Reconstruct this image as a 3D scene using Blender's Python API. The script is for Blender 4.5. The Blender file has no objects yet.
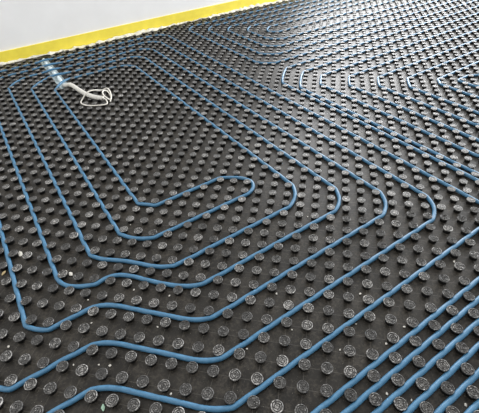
import bpy, bmesh, math, random
import numpy as np
from mathutils import Matrix, Vector

# ---------------------------------------------------------------- camera
CAM_R = np.array([[0.82970233, -0.55606205, -0.04887775],
                  [-0.39675853, -0.52587293, -0.75235652],
                  [0.39265342, 0.64362463, -0.65694036]])      # rows: right, down, forward
CAM_C = np.array([-0.7410942, -0.4884002, 1.1935388])
FPX = 374.1276
scene = bpy.context.scene
COL = scene.collection
cam_data = bpy.data.cameras.new('camera')
cam_data.sensor_fit = 'HORIZONTAL'
cam_data.sensor_width = 36.0
cam_data.lens = FPX / 479.0 * 36.0
cam_data.clip_start = 0.02
cam = bpy.data.objects.new('camera', cam_data)
COL.objects.link(cam)
r, d, f = CAM_R
cam.matrix_world = Matrix(((r[0], -d[0], -f[0], CAM_C[0]),
                           (r[1], -d[1], -f[1], CAM_C[1]),
                           (r[2], -d[2], -f[2], CAM_C[2]),
                           (0, 0, 0, 1)))
scene.camera = cam

# ---------------------------------------------------------------- light
world = bpy.data.worlds.new('world')
scene.world = world
world.use_nodes = True
bg = world.node_tree.nodes['Background']
bg.inputs['Color'].default_value = (1.0, 0.985, 0.96, 1)
bg.inputs['Strength'].default_value = 1.36

def window_light(name, loc, target, sx, sy, power, col=(1, 1, 1)):
    ld = bpy.data.lights.new(name, 'AREA')
    ld.shape = 'RECTANGLE'; ld.size = sx; ld.size_y = sy
    ld.energy = power; ld.color = col
    o = bpy.data.objects.new(name, ld); COL.objects.link(o)
    o.location = loc
    o.rotation_euler = (Vector(target) - Vector(loc)).to_track_quat('-Z', 'Y').to_euler()
    return o
# daylight through the tall glazing at the far (+X) end of the room
window_light('end_window_daylight', (7.4, 1.2, 1.75), (0, 1.2, 1.75), 5.0, 3.2, 520, (0.96, 0.98, 1.0))
# daylight outside the window in the back wall, to the right of the picture
window_light('back_window_daylight', (5.05, 3.93, 1.7), (5.05, 0, 1.6), 4.2, 3.0, 560, (0.98, 0.985, 1.0))

vs = scene.view_settings
vs.view_transform = 'Standard'
vs.look = 'None'
vs.gamma = 1.0
vs.use_curve_mapping = False
vs.exposure = 0.0

U = 0.05                    # half of the stud diagonal: pipe rows lie on half-integers of this
rng = random.Random(7)
nrng = np.random.default_rng(7)

def px(x, y, z=0.0):
    v = CAM_R.T @ np.array([(x - 239.5) / FPX, (y - 206.5) / FPX, 1.0])
    return CAM_C + v * ((z - CAM_C[2]) / v[2])
def depth(X, Y, Z=0.01):
    return float(CAM_R[2] @ (np.array([X, Y, Z]) - CAM_C))
def proj(X, Y, Z=0.01):
    c = CAM_R @ (np.array([X, Y, Z]) - CAM_C)
    return 239.5 + FPX * c[0] / c[2], 206.5 + FPX * c[1] / c[2]

# ---------------------------------------------------------------- materials
def mat(name):
    m = bpy.data.materials.new(name)
    m.use_nodes = True
    nt = m.node_tree
    return m, nt, nt.nodes['Principled BSDF']
def nd(nt, kind, **kw):
    n = nt.nodes.new(kind)
    for k, v in kw.items():
        if k in n.inputs.keys(): n.inputs[k].default_value = v
        else: setattr(n, k, v)
    return n
def ramp(nt, fac, stops):
    n = nt.nodes.new('ShaderNodeValToRGB')
    e = n.color_ramp.elements
    e[0].position, e[0].color = stops[0][0], (*stops[0][1], 1)
    e[1].position, e[1].color = stops[1][0], (*stops[1][1], 1)
    for p, c in stops[2:]:
        q = e.new(p); q.color = (*c, 1)
    nt.links.new(fac, n.inputs['Fac'])
    return n.outputs['Color']
def mth(nt, op, a, b=None, c=None):
    n = nt.nodes.new('ShaderNodeMath'); n.operation = op
    for i, v in enumerate((a, b, c)):
        if v is None: continue
        if isinstance(v, (int, float)): n.inputs[i].default_value = v
        else: nt.links.new(v, n.inputs[i])
    return n.outputs[0]
def bump(nt, b, height, strength, dist):
    n = nt.nodes.new('ShaderNodeBump')
    n.inputs['Strength'].default_value = strength
    n.inputs['Distance'].default_value = dist
    nt.links.new(height, n.inputs['Height'])
    nt.links.new(n.outputs['Normal'], b.inputs['Normal'])
def noise(nt, vec, scale, detail=3, rough=0.55):
    n = nd(nt, 'ShaderNodeTexNoise', Scale=scale, Detail=detail, Roughness=rough)
    nt.links.new(vec, n.inputs['Vector'])
    return n.outputs['Fac']
def mixc(nt, fac, a, b):
    n = nt.nodes.new('ShaderNodeMix'); n.data_type = 'RGBA'
    if isinstance(fac, (int, float)): n.inputs[0].default_value = fac
    else: nt.links.new(fac, n.inputs[0])
    for i, v in ((6, a), (7, b)):
        if isinstance(v, tuple): n.inputs[i].default_value = (*v, 1)
        else: nt.links.new(v, n.inputs[i])
    return n.outputs[2]
def posnode(nt):
    return nt.nodes.new('ShaderNodeNewGeometry').outputs['Position']

def make_sheet_mat():
    m, nt, b = mat('black_moulded_sheet')
    p = posnode(nt)
    s = nt.nodes.new('ShaderNodeSeparateXYZ'); nt.links.new(p, s.inputs[0])
    # embossed lines that join neighbouring studs (both diagonals of the lattice)
    lines = None
    for op in ('ADD', 'SUBTRACT'):
        q = mth(nt, 'MULTIPLY', mth(nt, op, s.outputs['X'], s.outputs['Y']), 1 / (2 * U))
        q = mth(nt, 'ABSOLUTE', mth(nt, 'SUBTRACT', mth(nt, 'FRACT', mth(nt, 'ADD', q, 0.5)), 0.5))
        q = mth(nt, 'LESS_THAN', q, 0.014)
        lines = q if lines is None else mth(nt, 'MAXIMUM', lines, q)
    big = noise(nt, p, 3.2, 4)
    fine = noise(nt, p, 90, 4, 0.7)
    speck = noise(nt, p, 260, 2, 0.6)
    base = ramp(nt, big, [(0.35, (0.009, 0.008, 0.0066)), (0.68, (0.022, 0.0195, 0.0158))])
    dust = ramp(nt, mth(nt, 'ADD', mth(nt, 'MULTIPLY', fine, 0.6), mth(nt, 'MULTIPLY', noise(nt, p, 17, 3, 0.6), 0.4)), [(0.47, (0, 0, 0)), (0.66, (0.6, 0.6, 0.6))])
    c = mixc(nt, dust, base, (0.09, 0.079, 0.064))
    lf = mth(nt, 'MULTIPLY', lines, mth(nt, 'MULTIPLY', noise(nt, p, 22, 2), 0.55))
    c = mixc(nt, lf, c, (0.16, 0.15, 0.135))
    sp = ramp(nt, speck, [(0.69, (0, 0, 0)), (0.74, (0.7, 0.7, 0.7))])
    c = mixc(nt, sp, c, (0.36, 0.33, 0.28))
    nt.links.new(c, b.inputs['Base Color'])
    nt.links.new(ramp(nt, fine, [(0.3, (0.44,) * 3), (0.75, (0.60,) * 3)]), b.inputs['Roughness'])
    b.inputs['Specular IOR Level'].default_value = 0.3
    h = mth(nt, 'ADD', mth(nt, 'MULTIPLY', fine, 0.5), lines)
    bump(nt, b, h, 0.35, 0.0012)
    return m

def make_stud_mats():
    m, nt, b = mat('stud_side_black')
    b.inputs['Base Color'].default_value = (0.009, 0.0088, 0.0085, 1)
    b.inputs['Roughness'].default_value = 0.5
    b.inputs['Specular IOR Level'].default_value = 0.2
    side = m
    m, nt, b = mat('stud_cap_scuffed')
    p = posnode(nt)
    oi = nt.nodes.new('ShaderNodeObjectInfo')
    n1 = noise(nt, p, 170, 4, 0.7)
    n2 = noise(nt, p, 14, 2)
    k = mth(nt, 'ADD', n1, mth(nt, 'MULTIPLY', mth(nt, 'SUBTRACT', n2, 0.5), 0.5))
    k = mth(nt, 'ADD', k, mth(nt, 'MULTIPLY', mth(nt, 'SUBTRACT', oi.outputs['Random'], 0.5), 0.12))
    c = ramp(nt, k, [(0.36, (0.03, 0.03, 0.03)), (0.52, (0.10, 0.099, 0.096)), (0.68, (0.50, 0.49, 0.475))])
    nt.links.new(c, b.inputs['Base Color'])
    b.inputs['Roughness'].default_value = 0.46
    bump(nt, b, n1, 0.3, 0.001)
    groove, nt, b = mat('stud_groove_grey')
    b.inputs['Base Color'].default_value = (0.045, 0.044, 0.043, 1)
    b.inputs['Roughness'].default_value = 0.45
    return side, m, groove

def plain(name, col, rough=0.5, nscale=40, var=0.12, bstr=0.0, spec=0.5):
    m, nt, b = mat(name)
    p = posnode(nt)
    n = noise(nt, p, nscale, 4)
    lo = tuple(max(0, v * (1 - var)) for v in col); hi = tuple(min(1, v * (1 + var)) for v in col)
    nt.links.new(ramp(nt, n, [(0.3, lo), (0.7, hi)]), b.inputs['Base Color'])
    b.inputs['Roughness'].default_value = rough
    b.inputs['Specular IOR Level'].default_value = spec
    if bstr: bump(nt, b, n, bstr, 0.002)
    return m

def make_pipe_mat():
    m, nt, b = mat('blue_plastic_pipe')
    p = posnode(nt)
    n = noise(nt, p, 55, 4, 0.65)
    c = ramp(nt, n, [(0.3, (0.041, 0.142, 0.260)), (0.7, (0.070, 0.202, 0.345))])
    scuff = ramp(nt, noise(nt, p, 180, 3, 0.7), [(0.66, (0, 0, 0)), (0.76, (0.55, 0.55, 0.55))])
    c = mixc(nt, scuff, c, (0.42, 0.52, 0.60))
    nt.links.new(c, b.inputs['Base Color'])
    b.inputs['Roughness'].default_value = 0.42
    return m

M_SHEET = make_sheet_mat()
M_SIDE, M_CAP, M_GROOVE = make_stud_mats()
M_PIPE = make_pipe_mat()
M_WALL = plain('white_plaster', (0.90, 0.905, 0.91), 0.85, 6, 0.02, 0.05)
M_SLAB = plain('grey_concrete', (0.30, 0.29, 0.28), 0.85, 20, 0.2, 0.2)
M_YELLOW = plain('yellow_foam', (0.95, 0.79, 0.085), 0.6, 12, 0.06)
M_FOIL = plain('clear_foil', (0.74, 0.73, 0.66), 0.28, 30, 0.15, 0.3)
M_CONDUIT = plain('grey_white_conduit', (0.66, 0.65, 0.61), 0.4, 60, 0.12)
M_SLEEVE = plain('pale_blue_sleeve', (0.74, 0.87, 0.93), 0.4, 40, 0.1)
M_STRING = plain('off_white_cord', (0.78, 0.76, 0.70), 0.7, 200, 0.1)
M_CRUMB = plain('white_plaster_crumb', (0.66, 0.64, 0.59), 0.9, 200, 0.15)
M_GREEN = plain('pale_green_plastic', (0.34, 0.52, 0.40), 0.5, 60, 0.1)
M_TAN = plain('tan_wood_chip', (0.55, 0.44, 0.24), 0.8, 120, 0.25)

# ---------------------------------------------------------------- object helpers
def link(name, verts, faces, mats, parent=None, smooth=True, fmat=None):
    me = bpy.data.meshes.new(name)
    me.from_pydata([tuple(v) for v in verts], [], faces)
    for m in (mats if isinstance(mats, (list, tuple)) else [mats]): me.materials.append(m)
    if fmat is not None: me.polygons.foreach_set('material_index', np.asarray(fmat, np.int32))
    me.polygons.foreach_set('use_smooth', np.full(len(me.polygons), smooth))
    me.update()
    o = bpy.data.objects.new(name, me); COL.objects.link(o)
    if parent: o.parent = parent
    return o
def tag(o, label=None, cat=None, group=None, kind=None):
    if label: o['label'] = label
    if cat: o['category'] = cat
    if group: o['group'] = group
    if kind: o['kind'] = kind
    return o
def box(x0, x1, y0, y1, z0, z1):
    v = [(x, y, z) for x in (x0, x1) for y in (y0, y1) for z in (z0, z1)]
    f = [(0, 1, 3, 2), (4, 6, 7, 5), (0, 4, 5, 1), (2, 3, 7, 6), (0, 2, 6, 4), (1, 5, 7, 3)]
    return v, f
def tube(pts, radius, seg=10, caps=True):
    """tube mesh along a polyline; radius may be a number or one per point"""
    P = np.asarray(pts, float); n = len(P)
    rad = np.full(n, radius) if np.isscalar(radius) else np.asarray(radius)
    T = np.gradient(P, axis=0); T /= np.linalg.norm(T, axis=1)[:, None] + 1e-12
    up = np.array([0, 0, 1.0]); verts = []
    for i in range(n):
        s = np.cross(T[i], up)
        if np.linalg.norm(s) < 1e-3: s = np.cross(T[i], [1, 0, 0])
        s /= np.linalg.norm(s); u = np.cross(s, T[i])
        for k in range(seg):
            a = 2 * math.pi * k / seg
            verts.append(P[i] + rad[i] * (math.cos(a) * s + math.sin(a) * u))
    faces = [(i * seg + k, i * seg + (k + 1) % seg, (i + 1) * seg + (k + 1) % seg, (i + 1) * seg + k)
             for i in range(n - 1) for k in range(seg)]
    if caps:
        faces.append(tuple(range(seg))[::-1]); faces.append(tuple((n - 1) * seg + k for k in range(seg)))
    return verts, faces

# ---------------------------------------------------------------- setting
WALL_Y = 3.70
v, fc = box(-4.5, 8.5, -3.0, WALL_Y, -0.14, -0.034)
tag(link('floor', v, fc, M_SLAB, smooth=False), kind='structure')
# back wall with the window opening that lights the floor from behind
WX0, WX1, WZ0, WZ1 = 2.95, 7.0, 0.35, 3.0
vv, ff = [], []
for bx in ((-4.5, WX0, 0, 3.4), (WX1, 8.5, 0, 3.4), (WX0, WX1, 0, WZ0), (WX0, WX1, WZ1, 3.4)):
    v, fc = box(bx[0], bx[1], WALL_Y, WALL_Y + 0.2, bx[2] - (0.14 if bx[2] == 0 else 0), bx[3])
    ff += [tuple(i + len(vv) for i in q) for q in fc]; vv += v
tag(link('wall_back', vv, ff, M_WALL, smooth=False), kind='structure')
vv, ff = [], []
for bx in ((WX0, WX1, WZ0, WZ0 + .06), (WX0, WX1, WZ1 - .06, WZ1), (WX0, WX0 + .06, WZ0, WZ1), (WX1 - .06, WX1, WZ0, WZ1), (5.02, 5.08, WZ0, WZ1)):
    v, fc = box(bx[0], bx[1], WALL_Y + .08, WALL_Y + .14, bx[2], bx[3])
    ff += [tuple(i + len(vv) for i in q) for q in fc]; vv += v
tag(link('window_1', vv, ff, M_WALL, smooth=False), kind='structure')

# unseen wall added behind the camera to block sky light from that side
v, fc = box(-4.5, 8.5, -2.6, -2.4, -0.14, 3.4)
tag(link('light_blocking_wall', v, fc, M_SLAB, smooth=False), kind='structure')

# ---------------------------------------------------------------- studded mat
MX0, MX1, MY0, MY1 = -1.90, 5.60, -1.30, WALL_Y - 0.02
mat_root = bpy.data.objects.new('studded_mat', None); COL.objects.link(mat_root)
mat_root.location = (0, 0, 0)
tag(mat_root, 'black studded plastic underfloor heating mat covering the whole floor', 'mat')
SLOT = (-0.379, -0.291, 2.74, 3.62)       # strip cut out of the mat for the conduit
sx0, sx1, sy0, sy1 = SLOT
vv, ff = [], []
for bx in ((MX0, sx0, MY0, MY1), (sx1, MX1, MY0, MY1), (sx0, sx1, MY0, sy0), (sx0, sx1, sy1, MY1)):
    v, fc = box(*bx, -0.0335, 0.0)
    ff += [tuple(i + len(vv) for i in q) for q in fc]; vv += v
link('base_sheet', vv, ff, M_SHEET, mat_root, smooth=False)

PROFILE = [(15.2, 0.0), (14.8, 2.5), (14.6, 12.5), (16.2, 16.0), (18.4, 17.6), (19.4, 18.8), (19.1, 20.9),
           (18.0, 22.4), (16.2, 22.8), (15.4, 20.6), (13.2, 20.5), (12.4, 22.4), (10.2, 22.6), (9.4, 20.5),
           (7.2, 20.4), (6.4, 22.2), (3.8, 22.3), (2.8, 19.8), (0.0, 19.6)]
GROOVES = (8, 9, 10, 12, 13, 14, 16, 17)
CAP_FROM = 5
def stud_mesh(profile, seg, cap_from, jit, rg, grooves=None):
    verts, faces, fm = [], [], []
    n = len(profile)
    ph = rg.uniform(0, 6.28); sq = rg.uniform(0.0, 0.015)
    for i, (rr, z) in enumerate(profile[:-1]):
        for k in range(seg):
            a = 2 * math.pi * k / seg
            top = i >= cap_from + 2
            r2 = rr * (1 + sq * math.cos(2 * a + ph)) + (rg.gauss(0, jit * 0.8) if top else 0)
            if top and rr > 2.9: r2 += 0.9 * math.sin((3 + (i // 4) % 2) * a + ph * (1 + i // 4)) * (0.4 if rr > 15 else 1)
            zz = z + (rg.gauss(0, jit) if top else 0)
            # ridges are broken into petals
            if top and z > 21.5 and rr < 18 and math.sin(3 * a + ph + i * 1.3) < -0.2: zz -= (1.9 if grooves is GROOVES else 0.4)
            verts.append((r2 * 1e-3 * math.cos(a), r2 * 1e-3 * math.sin(a), zz * 1e-3))
    verts.append((0, 0, profile[-1][1] * 1e-3)); c = len(verts) - 1
    for i in range(n - 2):
        for k in range(seg):
            faces.append((i * seg + k, i * seg + (k + 1) % seg, (i + 1) * seg + (k + 1) % seg, (i + 1) * seg + k))
            fm.append((2 if grooves and i in grooves else 1) if i >= cap_from else 0)
    for k in range(seg):
        faces.append(((n - 2) * seg + k, (n - 2) * seg + (k + 1) % seg, c)); fm.append(1)
    return verts, faces, fm

spots = []
for i in range(math.ceil(MX0 / U + .5), math.floor(MX1 / U - .5) + 1):
    for j in range(math.ceil(MY0 / U + .5), math.floor(MY1 / U - .5) + 1):
        if (i + j) % 2: continue
        X, Y = i * U, j * U
        if sx0 - 0.012 < X < sx1 + 0.012 and sy0 - 0.012 < Y < sy1 + 0.012: continue
        if Y > WALL_Y - 0.06: continue
        spots.append((i, j))
STUDS = set(spots)
def in_view(X, Y, mrg=6):
    if depth(X, Y) < 0.2: return False
    a, b_ = proj(X, Y)
    return -mrg < a < 479 + mrg and -mrg < b_ < 413 + mrg
ranked = sorted((s for s in spots if in_view(s[0] * U, s[1] * U)), key=lambda s: depth(s[0] * U, s[1] * U))
near = ranked[:300]; near_set = set(near)
variants = []
for q in range(8):
    v, fc, fm = stud_mesh(PROFILE, 22, CAP_FROM, 0.36, rng, GROOVES)
    me = bpy.data.meshes.new('stud')
    me.from_pydata(v, [], fc)
    me.materials.append(M_SIDE); me.materials.append(M_CAP); me.materials.append(M_GROOVE)
    me.polygons.foreach_set('material_index', np.array(fm, np.int32))
    me.polygons.foreach_set('use_smooth', np.array([m == 0 for m in fm]))
    me.update(); variants.append(me)
for (i, j) in near:
    o = bpy.data.objects.new('stud', rng.choice(variants)); COL.objects.link(o)
    o.parent = mat_root
    o.location = (i * U, j * U, 0)
    o.rotation_euler = (0, 0, rng.uniform(0, 6.28))
# all other studs: one part
PF = [(15.2, 0.0), (14.8, 3.0), (14.6, 13.5), (18.4, 17.6), (19.4, 18.8), (18.6, 21.9), (16.0, 22.4), (15.2, 21.6), (13.0, 21.6),
      (12.2, 22.3), (9.8, 22.3), (9.0, 21.6), (6.8, 21.6), (6.0, 22.2), (0.0, 22.3)]
SEG = 10
far = [s for s in spots if s not in near_set and in_view(s[0] * U, s[1] * U, 110)]
fv = []; 
for q in range(8):
    v, fc, fm = stud_mesh(PF, SEG, 4, 0.12, rng, (6, 7, 8, 10, 11, 12))
    fv.append((np.array(v), fc, fm))
fcq = [q for q in fv[0][1]]; fmq = fv[0][2]
nv = len(fv[0][0]); V = np.zeros((len(far) * nv, 3))
for q, (i, j) in enumerate(far):
    V[q * nv:(q + 1) * nv] = fv[nrng.integers(8)][0] + np.array([i * U, j * U, 0])
loops_t = np.concatenate([np.array(t) for t in fcq]); sizes = np.array([len(t) for t in fcq])
LV = (loops_t[None, :] + (np.arange(len(far)) * nv)[:, None]).ravel().astype(np.int32)
SZ = np.tile(sizes, len(far)); ST = np.concatenate([[0], np.cumsum(SZ)[:-1]]).astype(np.int32)
me = bpy.data.meshes.new('distant_studs')
me.vertices.add(len(V)); me.vertices.foreach_set('co', V.astype(np.float32).ravel())
me.loops.add(len(LV)); me.loops.foreach_set('vertex_index', LV)
me.polygons.add(len(SZ)); me.polygons.foreach_set('loop_start', ST); me.polygons.foreach_set('loop_total', SZ.astype(np.int32))
me.materials.append(M_SIDE); me.materials.append(M_CAP); me.materials.append(M_GROOVE)
MI = np.tile(np.array(fmq, np.int32), len(far))
me.polygons.foreach_set('material_index', MI)
me.polygons.foreach_set('use_smooth', MI == 0)
me.update(calc_edges=True); me.validate()
o = bpy.data.objects.new('distant_studs', me); COL.objects.link(o); o.parent = mat_root
tag(o, kind='stuff')

# ---------------------------------------------------------------- blue pipes
PIPE_R = 0.0090
PIPE_Z = 0.0100
def fillet(way, rad):
    """way: list of (x, y) or (x, y, r) lattice waypoints -> rounded polyline"""
    pts = [np.array(way[0][:2], float)]
    for i in range(1, len(way) - 1):
        a, b, c = (np.array(way[k][:2], float) for k in (i - 1, i, i + 1))
        r_ = abs(way[i][2]) if len(way[i]) > 2 else rad
        u, w = a - b, c - b
        lu, lw = np.linalg.norm(u), np.linalg.norm(w); u /= lu; w /= lw
        ang = math.acos(max(-1, min(1, float(u @ w))))
        t = min(r_ / math.tan(ang / 2), 0.49 * lu, 0.49 * lw)
        r_ = t * math.tan(ang / 2)
        bis = u + w; bis /= np.linalg.norm(bis)
        cen = b + bis * (r_ / math.sin(ang / 2))
        p0, p1 = b + u * t, b + w * t
        a0 = math.atan2(*(p0 - cen)[::-1]); a1 = math.atan2(*(p1 - cen)[::-1])
        da = (a1 - a0 + math.pi) % (2 * math.pi) - math.pi
        for k in range(13):
            q = a0 + da * k / 12
            pts.append(cen + r_ * np.array([math.cos(q), math.sin(q)]))
    pts.append(np.array(way[-1][:2], float))
    return np.array(pts)
def resample(P, step):
    s = np.concatenate([[0], np.cumsum(np.linalg.norm(np.diff(P, axis=0), axis=1))])
    n = max(2, int(s[-1] / step)); t = np.linspace(0, s[-1], n + 1)
    return np.c_[np.interp(t, s, P[:, 0]), np.interp(t, s, P[:, 1])]
def push(P, dmin):
    ci = np.round(P).astype(int)
    for dx in (-1, 0, 1):
        for dy in (-1, 0, 1):
            S = ci + [dx, dy]
            ok = ((S.sum(1) % 2) == 0) & np.array([(a, b) in STUDS for a, b in S])
            dv = P - S; dd = np.linalg.norm(dv, axis=1) + 1e-9
            k = ok & (dd < dmin)
            P[k] = S[k] + dv[k] / dd[k, None] * dmin
    return P
def relax(P, dmin=0.512, iters=12):
    """push the pipe clear of the studs it is clipped between"""
    P = P.copy(); n = len(P)
    for it in range(iters):
        if it < iters - 1:
            for _ in range(3):
                Q = P.copy(); Q[1:-1] = 0.5 * P[1:-1] + 0.25 * (P[:-2] + P[2:]); P = Q
        P = push(P, dmin)
    for _ in range(2):
        Q = P.copy(); Q[1:-1] = 0.5 * P[1:-1] + 0.25 * (P[:-2] + P[2:]); P = Q
    return push(P, 0.500)
def bulge(P, way, amt=0.36, reach=1.9):
    """stiff pipe swings a little wide at the bends marked with a negative radius"""
    P = P.copy()
    for i in range(1, len(way) - 1):
        if len(way[i]) > 2 and way[i][2] < 0:
            a, b, c = (np.array(way[k][:2], float) for k in (i - 1, i, i + 1))
            u, w = (a - b) / np.linalg.norm(a - b), (c - b) / np.linalg.norm(c - b)
            out = -(u + w) / np.linalg.norm(u + w)
            P += out * amt * np.exp(-(np.linalg.norm(P - b, axis=1) / reach) ** 2)[:, None]
    return P
def hump(P):
    """pipes ride over the conduit lying in its slot"""
    X, Y = P[:, 0] * U, P[:, 1] * U
    g = np.clip(1 - np.abs(X + 0.335) / 0.12, 0, 1); g = g * g * (3 - 2 * g)
    g *= (Y > 2.70) & (Y < 3.63)
    return g * 0.0100
def pipe(way, label, rad=1.5, step=0.2, group='blue heating pipes clipped into the mat'):
    P = relax(bulge(resample(fillet(way, rad), step), way))
    # the run heights wander by a millimetre
    z = PIPE_Z + hump(P) + 0.0006 * np.sin(P[:, 0] * 1.7 + P[:, 1] * 1.1)
    v, fc = tube(np.c_[P * U, z], PIPE_R, 10)
    return tag(link('heating_pipe', v, fc, M_PIPE), label, 'pipe', group)

# the double spiral on the left: one continuous pipe, traced from its outer end to the hairpin and out again
pipe([(60, -0.5), (17.5, -0.5, 1.2), (17.5, 69.5, 2.85), (-20.5, 69.5, 4.5), (-20.5, 10.5, 1.6), (-15.5, 10.5, -5.0), (-9.5, 4.5, -5.0), (11.5, 4.5, 2.85),
      (11.5, 63.5, 2.85), (-14.5, 63.5, 4.5), (-14.5, 15.5, -5.0), (-9.5, 10.5, -5.0), (5.5, 10.5, 2.85), (5.5, 57.5, 2.85), (-8.5, 57.5, 4.5),
      (-8.5, 18.5, 2.6), (0.4, 18.5, 1.6), (2.7, 16.7, 1.3), (2.5, 14.5, 1.3), (-11.5, 14.5, 3.0), (-11.5, 60.5, 4.5), (8.5, 60.5, 2.85), (8.5, 7.5, 2.85),
      (-8.5, 7.5, -5.0), (-13.5, 12.5, -4.0), (-17.5, 12.7, 2.4), (-17.5, 66.5, 4.5), (14.5, 66.5, 2.85), (14.5, 1.5, 2.85), (-10.5, 1.5, -5.0),
      (-16.5, 7.5, -5.0), (-22.2, 7.6, 1.2), (-23.5, 8.4), (-23.5, 30)],
     'long blue pipe wound as a double spiral around the rounded hairpin left of centre')
pipe([(-32, 4.5), (-17.5, 4.5, -5.0), (-11.5, -1.5, -5.0), (60, -1.5)],
     'single blue pipe running from the lower left corner to the right edge, outside the coil')
order = ['uppermost', 'second', 'third', 'fourth', 'fifth', 'sixth']
for k in range(6):
    w = [(-34, -4.5 - k), (44, -4.5 - k)]
    if k == 0: lab = 'uppermost of the tightly packed parallel blue pipes in the lower right corner'
    elif k == 5: lab = 'lowest of the parallel blue pipes, cutting just across the bottom right corner'
    else: lab = order[k] + ' from the top of the parallel blue pipes in the lower right corner'
    pipe(w, lab)
FAR_X = 108
bends = [(20.5, 37.5, 4, 0.5, 'leftmost'), (21.5, 34.5, 4, 1.5, 'second from left'), (24.5, 31.5, 2.4, 3.5, 'third from left'),
         (27.5, 28.5, 2.2, 5.5, 'fourth from left'), (30.5, 25.5, 2.2, 7.5, 'fifth from left'), (33.5, 22.5, 2.2, 9.5, 'sixth from left'),
         (37.5, 19.5, 1.6, 11.5, 'seventh from left')]
for cx, cy, ch, ye, nm in bends:
    pipe([(FAR_X, cy), (cx + ch, cy, 2.85), (cx, cy - ch, 2.85), (cx, ye, 1.0), (60, ye)], 'blue pipe with the ' + nm + ' of the pale rounded bends at right')
pipe([(FAR_X, 16.5), (44.5, 16.5, 1.2), (43.2, 17.5, 1.0), (40.5, 17.5, 1.2), (40.5, 15.2, 1.0), (41.5, 14.0, 0.8), (41.5, 13.3, 0.6), (60, 13.3)],
     'blue pipe making the innermost tight hairpin at the right edge')
nest = [((22.5, 69.5, 40.5), 'outermost, longest'), ((25.5, 66.5, 43.5), 'second outermost'), ((28.5, 63.5, 46.5), 'middle'),
        ((31.5, 60.5, 49.5), 'second innermost'), ((34.5, 57.5, 53.5), 'innermost, shortest')]
for (cx, yt, yb), nm in nest:
    rt = 2.9 if cx < 34 else 1.9
    rb = 3.2 if cx < 34 else 1.9
    pipe([(FAR_X, yt), (cx, yt, rt), (cx, yb, rb), (FAR_X, yb)], nm + ' of the nested blue pipe loops near the yellow strip')

# ---------------------------------------------------------------- edge strip with foil
root = bpy.data.objects.new('edge_insulation_strip', None); COL.objects.link(root)
root.location = (0, WALL_Y, 0)
tag(root, 'yellow foam edge strip with clear foil skirt along the white wall', 'edge strip')
xs = np.linspace(-4.0, 7.0, 221)
vv, ff = [], []
for x in xs:
    w = 0.0025 * math.sin(x * 2.1) + 0.0015 * math.sin(x * 5.3 + 1)
    h = 0.112 + 0.002 * math.sin(x * 1.3)
    y1 = -0.001; y0 = -0.010 + min(0, w)
    vv += [(x, y1, 0.001), (x, y0, 0.001), (x, y0 - 0.001, h * 0.5), (x, y0, h - 0.001), (x, y0 + 0.002, h), (x, y1, h)]
for i in range(len(xs) - 1):
    for k in range(6):
        a, b_ = i * 6 + k, i * 6 + (k + 1) % 6
        ff.append((a, b_, b_ + 6, a + 6))
ff.append((5, 4, 3, 2, 1, 0)); nq = (len(xs) - 1) * 6; ff.append(tuple(range(nq, nq + 6)))
link('foam_strip', vv, ff, M_YELLOW, root, smooth=False)
# crumpled foil: leaves the strip a little above the floor and lies forward over the first studs
vv, ff = [], []
rg = np.random.default_rng(3)
xs = np.arange(-4.0, 7.0, 0.03); NF = 6
ph = rg.uniform(0, 6.28, 8)
for i, x in enumerate(xs):
    wide = 0.034 + 0.022 * math.sin(x * 3.1 + ph[0]) + 0.016 * math.sin(x * 7.7 + ph[1]) + 0.012 * rg.normal()
    wide = min(0.066, max(0.015, wide))
    hh = 0.014 + 0.008 * math.sin(x * 4.3 + ph[2]) + 0.006 * rg.normal()
    for k in range(NF):
        t = k / (NF - 1)
        y = -0.014 - wide * t
        z = 0.002 + max(0.003, hh) * (1 - t) ** 2 + (abs(rg.normal()) * 0.006 if k else 0)
        vv.append((x + rg.normal() * 0.004, y, z))
for i in range(len(xs) - 1):
    for k in range(NF - 1):
        a = i * NF + k
        ff.append((a, a + 1, a + NF + 1, a + NF))
fo = link('foil_skirt', vv, ff, M_FOIL, root, smooth=False)
sm = fo.modifiers.new('thickness', 'SOLIDIFY'); sm.thickness = 0.0006

# ---------------------------------------------------------------- conduit with pull cord
def spline(pts, n):
    P = np.array(pts, float); m = len(P); out = []
    Q = np.vstack([2 * P[0] - P[1], P, 2 * P[-1] - P[-2]])
    for i in range(m - 1):
        p0, p1, p2, p3 = Q[i:i + 4]
        for t in np.linspace(0, 1, n, endpoint=False):
            out.append(0.5 * (2 * p1 + (p2 - p0) * t + (2 * p0 - 5 * p1 + 4 * p2 - p3) * t * t + (3 * p1 - p0 - 3 * p2 + p3) * t ** 3))
    out.append(P[-1]); return np.array(out)
root = bpy.data.objects.new('cable_conduit', None); COL.objects.link(root)
root.location = (-0.335, 2.9, 0.0)
tag(root, 'grey-white cable conduit with a looped pull cord lying on the mat', 'conduit')
off = np.array(root.location)
CR = 0.0160
path = spline([(-0.337, 2.80, -0.007), (-0.330, 2.735, 0.016), (-0.305, 2.66, 0.040), (-0.283, 2.53, 0.041), (-0.262, 2.41, 0.041),
               (-0.225, 2.31, 0.040), (-0.180, 2.245, 0.040)], 14)
s = np.arange(len(path))
rad = CR + 0.0009 * np.sin(s * 1.9)
v, fc = tube(path - off, rad, 14); link('tube', v, fc, M_CONDUIT, root)
path = np.array([(-0.337 + 0.004 * math.sin(y * 9), y, -0.0080) for y in np.arange(2.80, 3.585, 0.006)])
rad = 0.0150 + 0.0014 * np.cos(np.arange(len(path)) * math.pi)
v, fc = tube(path - off, rad, 14); sl = link('corrugated_sleeve', v, fc, M_SLEEVE, root); tag(sl, 'pale blue corrugated sleeve crossed by the pipes')
cz = 0.026
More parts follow.
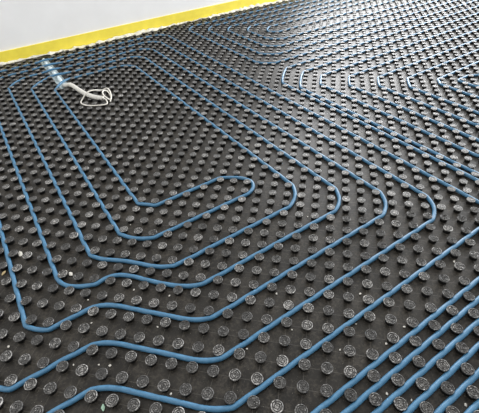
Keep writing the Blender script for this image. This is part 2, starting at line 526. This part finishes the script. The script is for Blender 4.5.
cord = spline([(-0.182, 2.247, 0.042), (-0.168, 2.215, 0.034), (-0.185, 2.165, cz), (-0.249, 2.19, cz), (-0.308, 2.24, cz), (-0.328, 2.31, cz),
               (-0.297, 2.365, cz + .004), (-0.255, 2.375, 0.060), (-0.20, 2.385, 0.060), (-0.143, 2.405, cz + .01), (-0.100, 2.385, cz + .02), (-0.108, 2.285, cz + .02),
               (-0.140, 2.20, cz + .008), (-0.168, 2.24, 0.058), (-0.155, 2.31, 0.062), (-0.120, 2.335, 0.05), (-0.118, 2.26, cz + .006), (-0.15, 2.185, cz)], 10)
v, fc = tube(cord - off, 0.0045, 8); link('pull_cord', v, fc, M_STRING, root)
# pale insulation seen in the cut slot
vv, fc = box(sx0 + 0.001, sx1 - 0.001, sy0 + 0.001, sy1 - 0.001, -0.0333, -0.0290)
tag(link('insulation_strip', vv, fc, M_SLEEVE, smooth=False), 'pale strip of insulation in the slot under the conduit near the yellow strip', 'insulation')

# ---------------------------------------------------------------- crumbs and scraps
def crumb_mesh(rg, sx, sy, sz):
    bm = bmesh.new(); bmesh.ops.create_icosphere(bm, subdivisions=1, radius=1)
    for w in bm.verts:
        k = rg.uniform(0.65, 1.2)
        w.co = Vector((w.co.x * sx * k, w.co.y * sy * k, max(0, (w.co.z * 0.5 + 0.5)) * sz * k))
    me = bpy.data.meshes.new('plaster_crumb'); bm.to_mesh(me); bm.free(); return me
def crumb(name, pxy, size, m, label, cat, group=None, z=0.0):
    p = px(pxy[0], pxy[1], z)
    # keep clear of the stud it would otherwise sink into
    if z == 0:
        c = p[:2] / U
        for a in range(int(c[0]) - 2, int(c[0]) + 3):
            for b_ in range(int(c[1]) - 2, int(c[1]) + 3):
                dv = c - np.array([a, b_])
                if (a, b_) in STUDS and np.linalg.norm(dv) < 0.44: c = np.array([a, b_]) + dv / np.linalg.norm(dv) * 0.46
        p[:2] = c * U
    me = crumb_mesh(rng, *size); me.materials.append(m)
    o = bpy.data.objects.new(name, me); COL.objects.link(o)
    o.location = (p[0], p[1], z); o.rotation_euler = (0, 0, rng.uniform(0, 6.28))
    tag(o, label, cat, group)
for q in [(99, 365), (171, 394), (276.4, 294), (292, 330), (8.7, 347), (73.5, 365), (386, 344), (411.5, 400.5), (465.5, 405), (387, 394),
          (134, 290), (91.7, 323), (157.7, 327), (169.5, 296), (130.6, 225), (404, 327), (307.6, 217), (454, 262), (360, 294), (356, 324),
          (247, 349), (110, 366), (88, 300), (340, 350)]:
    k = rng.uniform(0.8, 1.4)
    crumb('plaster_crumb', q, (0.0042 * k, 0.0034 * k, 0.0035 * k), M_CRUMB, 'tiny off-white plaster crumb lying loose between the black studs', 'crumb', 'plaster crumbs scattered on the mat')
crumb('plaster_lump', (64.5, 272), (0.019, 0.009, 0.009), M_CRUMB, 'elongated white plaster lump beside the pipe bend at lower left', 'plaster')
crumb('plaster_lump', (71, 274.5), (0.014, 0.009, 0.008), M_CRUMB, 'rounded white plaster lump just right of the elongated one', 'plaster')
crumb('plaster_smear', (20, 254), (0.020, 0.011, 0.005), M_CRUMB, 'pale plaster smear between two studs near the left edge', 'plaster')
crumb('wood_chip', (4, 273.5), (0.013, 0.007, 0.006), M_TAN, 'tan chip at the left edge of the picture', 'debris')
crumb('plastic_scrap', (103.5, 408), (0.006, 0.013, 0.007), M_GREEN, 'pale green plastic scrap at the bottom edge', 'debris')
